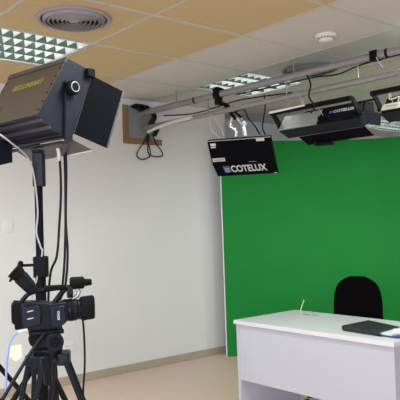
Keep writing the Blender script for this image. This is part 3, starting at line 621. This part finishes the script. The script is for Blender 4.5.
for ang, rad in ((8, .43), (236, .40), (118, .42)):
    d = V((math.cos(math.radians(ang)), math.sin(math.radians(ang)), 0)); n = V((-d.y, d.x, 0))
    foot = V((top.x, top.y, .02)) + d * rad
    MB().box(top + d * .062 + V((0, 0, .012)), (.05, .10, .05), d, n).build('leg_joint', 'tripod', t, bevel=.008)
    for sgn in (-1, 1):
        MB().tube([top + d * .07 + n * .042 * sgn + V((0, 0, .005)), top * .45 + foot * .55 + n * .030 * sgn], .0105, 10).build('leg', 'tripod', t)
    MB().tube([top * .50 + foot * .50, foot], .0095, 10).build('leg_extension', 'tripod', t)
    MB().box(top * .45 + foot * .55, (.04, .085, .035), d, n).build('leg_lock', 'rubber', t, bevel=.004)
    MB().lathe([(.022, 0), (.026, .01), (.012, .035)], V((foot.x, foot.y, 0))).build('foot', 'rubber', t)
    MB().tube([V((top.x, top.y, .40)), top * .45 + foot * .55 + V((0, 0, -.02))], .008, 8).build('spreader_arm', 'tripod', t)
MB().lathe([(.03, -.02), (.035, 0), (.03, .02)], (top.x, top.y, .40)).build('spreader_hub', 'rubber', t)

# ------------------------------------------------------------------ desk
De = V((.6377, -.7703, 0)); Df = V((.7703, .6377, 0)); DO = V((.207, 4.418, 0))
def dk(a, b, z): p = DO + De * a + Df * b; return V((p.x, p.y, z))
t = thing('office_desk', 'white office desk with modesty panel in front of the green wall', 'desk', dk(.65, .3, 0))
def dbox(a0, a1, b0, b1, z0, z1): return MB().hexa([dk(a0, b0, z0), dk(a1, b0, z0), dk(a1, b1, z0), dk(a0, b1, z0)], [dk(a0, b0, z1), dk(a1, b0, z1), dk(a1, b1, z1), dk(a0, b1, z1)])
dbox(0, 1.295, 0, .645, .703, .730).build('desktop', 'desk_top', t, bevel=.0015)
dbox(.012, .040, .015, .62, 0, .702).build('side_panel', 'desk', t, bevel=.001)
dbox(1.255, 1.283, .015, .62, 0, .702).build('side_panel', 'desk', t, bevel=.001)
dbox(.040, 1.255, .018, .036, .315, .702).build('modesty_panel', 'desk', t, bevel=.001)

# portfolio
PO = V((.853, 3.832, .7305)); pa = V((.57, -.82, 0)).normalized(); pb = V((.78, .625, 0)).normalized()
def po(a, b, z): p = PO + pa * a * .95 + pb * b * .76; return V((p.x, p.y, .7305 + z))
t = thing('portfolio', 'black leather portfolio folder with papers lying on the desk', 'portfolio', PO)
MB().hexa([po(0, 0, 0), po(.30, 0, 0), po(.30, .36, 0), po(0, .36, 0)], [po(0, 0, .005), po(.30, 0, .005), po(.30, .36, .005), po(0, .36, .005)]).build('back_cover', 'leather', t, bevel=.002)
MB().hexa([po(0.0, .0, .029), po(.29, -.0, .021), po(.27, .30, .020), po(0.0, .33, .030)], [po(0.0, 0, .035), po(.29, 0, .028), po(.27, .30, .026), po(0.0, .33, .036)]).build('front_cover', 'leather', t, bevel=.002)
MB().prism([(0, .001), (-.012, .006), (-.017, .018), (-.012, .030), (0, .035), (.006, .018)], lambda L, F, z: po(F, L, z), 0, .345).build('spine', 'leather', t, bevel=.001)
MB().hexa([po(.002, -.002, .006), po(.288, -.002, .006), po(.288, .003, .006), po(.002, .003, .006)], [po(.002, -.002, .030), po(.288, -.002, .023), po(.288, .003, .023), po(.002, .003, .030)]).build('zip_edge', 'leather', t)
MB().hexa([po(.01, .006, .009), po(.36, .030, .009), po(.40, .31, .009), po(.01, .33, .006)], [po(.01, .006, .028), po(.36, .030, .018), po(.40, .31, .016), po(.01, .33, .028)]).build('paper_stack', 'paper', t)
MB().hexa([po(.15, .008, .0052), po(.41, .02, .0052), po(.43, .34, .0052), po(.15, .33, .0052)], [po(.15, .008, .0088), po(.41, .02, .0088), po(.43, .34, .0088), po(.15, .33, .0088)]).build('blue_folder', 'paper_blue', t)
MB().tube([po(.30, .16, .025), po(.40, .24, .023)], .006, 10).build('pen', 'white_metal', t)

# spectacles
GO = V((.70, 4.56, .7305))
t = thing('spectacles', 'clear spectacles lying on the desk with one arm pointing up', 'spectacles', GO)
ga_ = V((.80, -.38, 0)).normalized(); gb_ = V((.38, .80, 0)).normalized()
for k_, c in enumerate((.045, .110)):
    pts = [GO + ga_ * (c + .026 * math.cos(a)) + V((0, 0, .006)) + gb_ * (.019 * math.sin(a) - .0) for a in [2 * PI * i / 20 for i in range(20)]]
    rim = MB().tube(pts, .003, 8, closed=True).build('rim', 'lens_glass', t)
    MB().lathe([(.021, 0), (.021, .0015)], GO + ga_ * c + V((0, 0, .0055)), V((0, 0, 1)), 20).build('lens', 'lens_glass', rim)
MB().tube([GO + ga_ * .071 + V((0, 0, .008)), GO + ga_ * .084 + V((0, 0, .008))], .003, 8).build('bridge', 'lens_glass', t)
MB().tube(smooth_path([GO + ga_ * .018 + V((0, 0, .006)), GO + ga_ * .006 + gb_ * .01 + V((0, 0, .03)), GO + ga_ * .028 + gb_ * .03 + V((0, 0, .105))]), .0038, 8).build('temple_arm', 'temple', t)
MB().tube(smooth_path([GO + ga_ * .136 + V((0, 0, .006)), GO + ga_ * .15 + gb_ * .01 + V((0, 0, .007)), GO + ga_ * .10 + gb_ * .06 + V((0, 0, .005))]), .003, 8).build('temple_arm', 'temple', t)

# ------------------------------------------------------------------ office chair
CX = V((1.03, 4.72, 0)); cf = V((-.60, -.80, 0)).normalized(); cr = V((.80, -.60, 0)).normalized()   # cf: the way it faces
CB = V((1.235, 4.97, 0))
t = thing('office_chair', 'black fabric swivel office chair with rounded back behind the desk', 'chair', (CX.x, CX.y, 0))
vs = []; fs = []; nx, nz = 12, 14
def hw(q):        # half width of the back against height 0..1
    return .207 * (1 - max(0, (q - .5) / .5) ** 2.2 * .36) * (0.9 + .10 * min(1, q / .25))
for side in (0, 1):
    for j in range(nz + 1):
        q = j / nz; z = .50 + .455 * q; w = hw(q)
        if q > .86: w *= math.sqrt(max(0.05, 1 - ((q - .86) / .14) ** 2 * .75))
        for i in range(nx + 1):
            x = -1 + 2 * i / nx; edge = (abs(x) ** 4); th = .032 * (1 - edge * .75) * (1 - max(0, q - .85) * 4)
            bow = -.035 * x * x
            p = CB + cr * (x * w - .018 * q) + cf * ((bow * -1) + (th if side else -th)) - cf * (.07 * q) + V((0, 0, z)); vs.append(p)
S = (nx + 1) * (nz + 1)
for side in (0, 1):
    for j in range(nz):
        for i in range(nx):
            a = side * S + j * (nx + 1) + i; fs.append((a, a + 1, a + nx + 2, a + nx + 1))
rim_ = [j * (nx + 1) for j in range(nz + 1)] + [nz * (nx + 1) + i for i in range(1, nx + 1)] + [j * (nx + 1) + nx for j in range(nz - 1, -1, -1)] + [i for i in range(nx - 1, 0, -1)]
for k_ in range(len(rim_)):
    a, b = rim_[k_], rim_[(k_ + 1) % len(rim_)]; fs.append((a, b, b + S, a + S))
bo = MB().add(vs, fs).build('backrest', 'chair', t, smooth=180)
sm = bo.modifiers.new('sub', 'SUBSURF'); sm.levels = 1; sm.render_levels = 2
st = MB(); pts = []
for k_ in range(28):
    a = 2 * PI * k_ / 28; c_, s__ = math.cos(a), math.sin(a); q = 1 / ((abs(c_) ** 3.2 + abs(s__) ** 3.2) ** (1 / 3.2)); pts.append(cr * c_ * q * .235 + cf * s__ * q * .225)
SCN = CX + V((0, 0, 0))
lay = [(.86, .425), (1, .44), (1.02, .465), (.97, .485), (.6, .492)]
st.add([SCN + p * k_ + V((0, 0, z)) for k_, z in lay for p in pts], [tuple(range(28))] + [(r_ * 28 + i, r_ * 28 + (i + 1) % 28, (r_ + 1) * 28 + (i + 1) % 28, (r_ + 1) * 28 + i) for r_ in range(4) for i in range(28)] + [tuple(112 + i for i in range(28))])
st.build('seat', 'chair', t, smooth=60)
MB().tube(smooth_path([CX - cf * .05 + V((0, 0, .42)), CX - cf * .22 + V((0, 0, .41)), CB - cf * .05 + V((0, 0, .50)), CB - cf * .075 + V((0, 0, .66))]), .016, 10).build('back_bracket', 'plastic', t)
MB().cyl(CX + V((0, 0, .10)), CX + V((0, 0, .425)), .027, seg=18).build('gas_column', 'plastic', t)
MB().cyl(CX + V((0, 0, .075)), CX + V((0, 0, .13)), .045, seg=18).build('base_hub', 'plastic', t)
for k_ in range(5):
    a = math.radians(72 * k_ + 20); d = V((math.cos(a), math.sin(a), 0))
    MB().tube([CX + d * .03 + V((0, 0, .105)), CX + d * .27 + V((0, 0, .075))], .018, 8, [.022, .014]).build('base_arm', 'plastic', t)
    n = V((-d.y, d.x, 0)); cs_ = MB()
    for sg in (-1, 1): cs_.cyl(CX + d * .275 + n * .006 * sg + V((0, 0, .026)), CX + d * .275 + n * .024 * sg + V((0, 0, .026)), .026, seg=18)
    cs_.build('caster', 'plastic', t)

def fill_light(loc, target, sx_, sy_, e, col):
    ld = bpy.data.lights.new('daylight_fill', 'AREA'); ld.shape = 'RECTANGLE'; ld.size = sx_; ld.size_y = sy_; ld.energy = e; ld.color = col
    lo = bpy.data.objects.new('daylight_fill', ld); COL.objects.link(lo); lo.location = loc; ld.spread = math.radians(120)
    lo.rotation_euler = (V(target) - V(loc)).to_track_quat('-Z', 'Y').to_euler()
fill_light((-1.2, -2.6, 1.4), (.4, 5.5, .6), 3.2, 1.4, 88, (.88, .87, 1.0))  # added fill behind the camera, no window there; brightens wall, green sheet and desk
# ------------------------------------------------------------------ world, camera, colour
w = bpy.data.worlds.new('daylight'); SC.world = w; w.use_nodes = True
bg = w.node_tree.nodes['Background']; bg.inputs['Color'].default_value = (0.86, 0.87, 1.0, 1); bg.inputs['Strength'].default_value = 0.62
p, r = math.radians(2.377), math.radians(-1.928)
f = V((0, math.cos(p), math.sin(p))); r0 = V((1, 0, 0)); u0 = r0.cross(f)
rt = r0 * math.cos(r) + u0 * math.sin(r); up_ = -r0 * math.sin(r) + u0 * math.cos(r)
cd = bpy.data.cameras.new('camera'); cam = bpy.data.objects.new('camera', cd); COL.objects.link(cam)
mw = Matrix((rt, up_, -f)).transposed().to_4x4(); mw.translation = V((0, 0, 1.4034)); cam.matrix_world = mw
cd.sensor_width = 36; cd.lens = 620 / 400 * 36; cd.clip_start = .05
SC.camera = cam
vsn = SC.view_settings; vsn.view_transform = 'Standard'; vsn.look = 'None'; vsn.gamma = 1; vsn.exposure = 0.0; vsn.use_curve_mapping = False
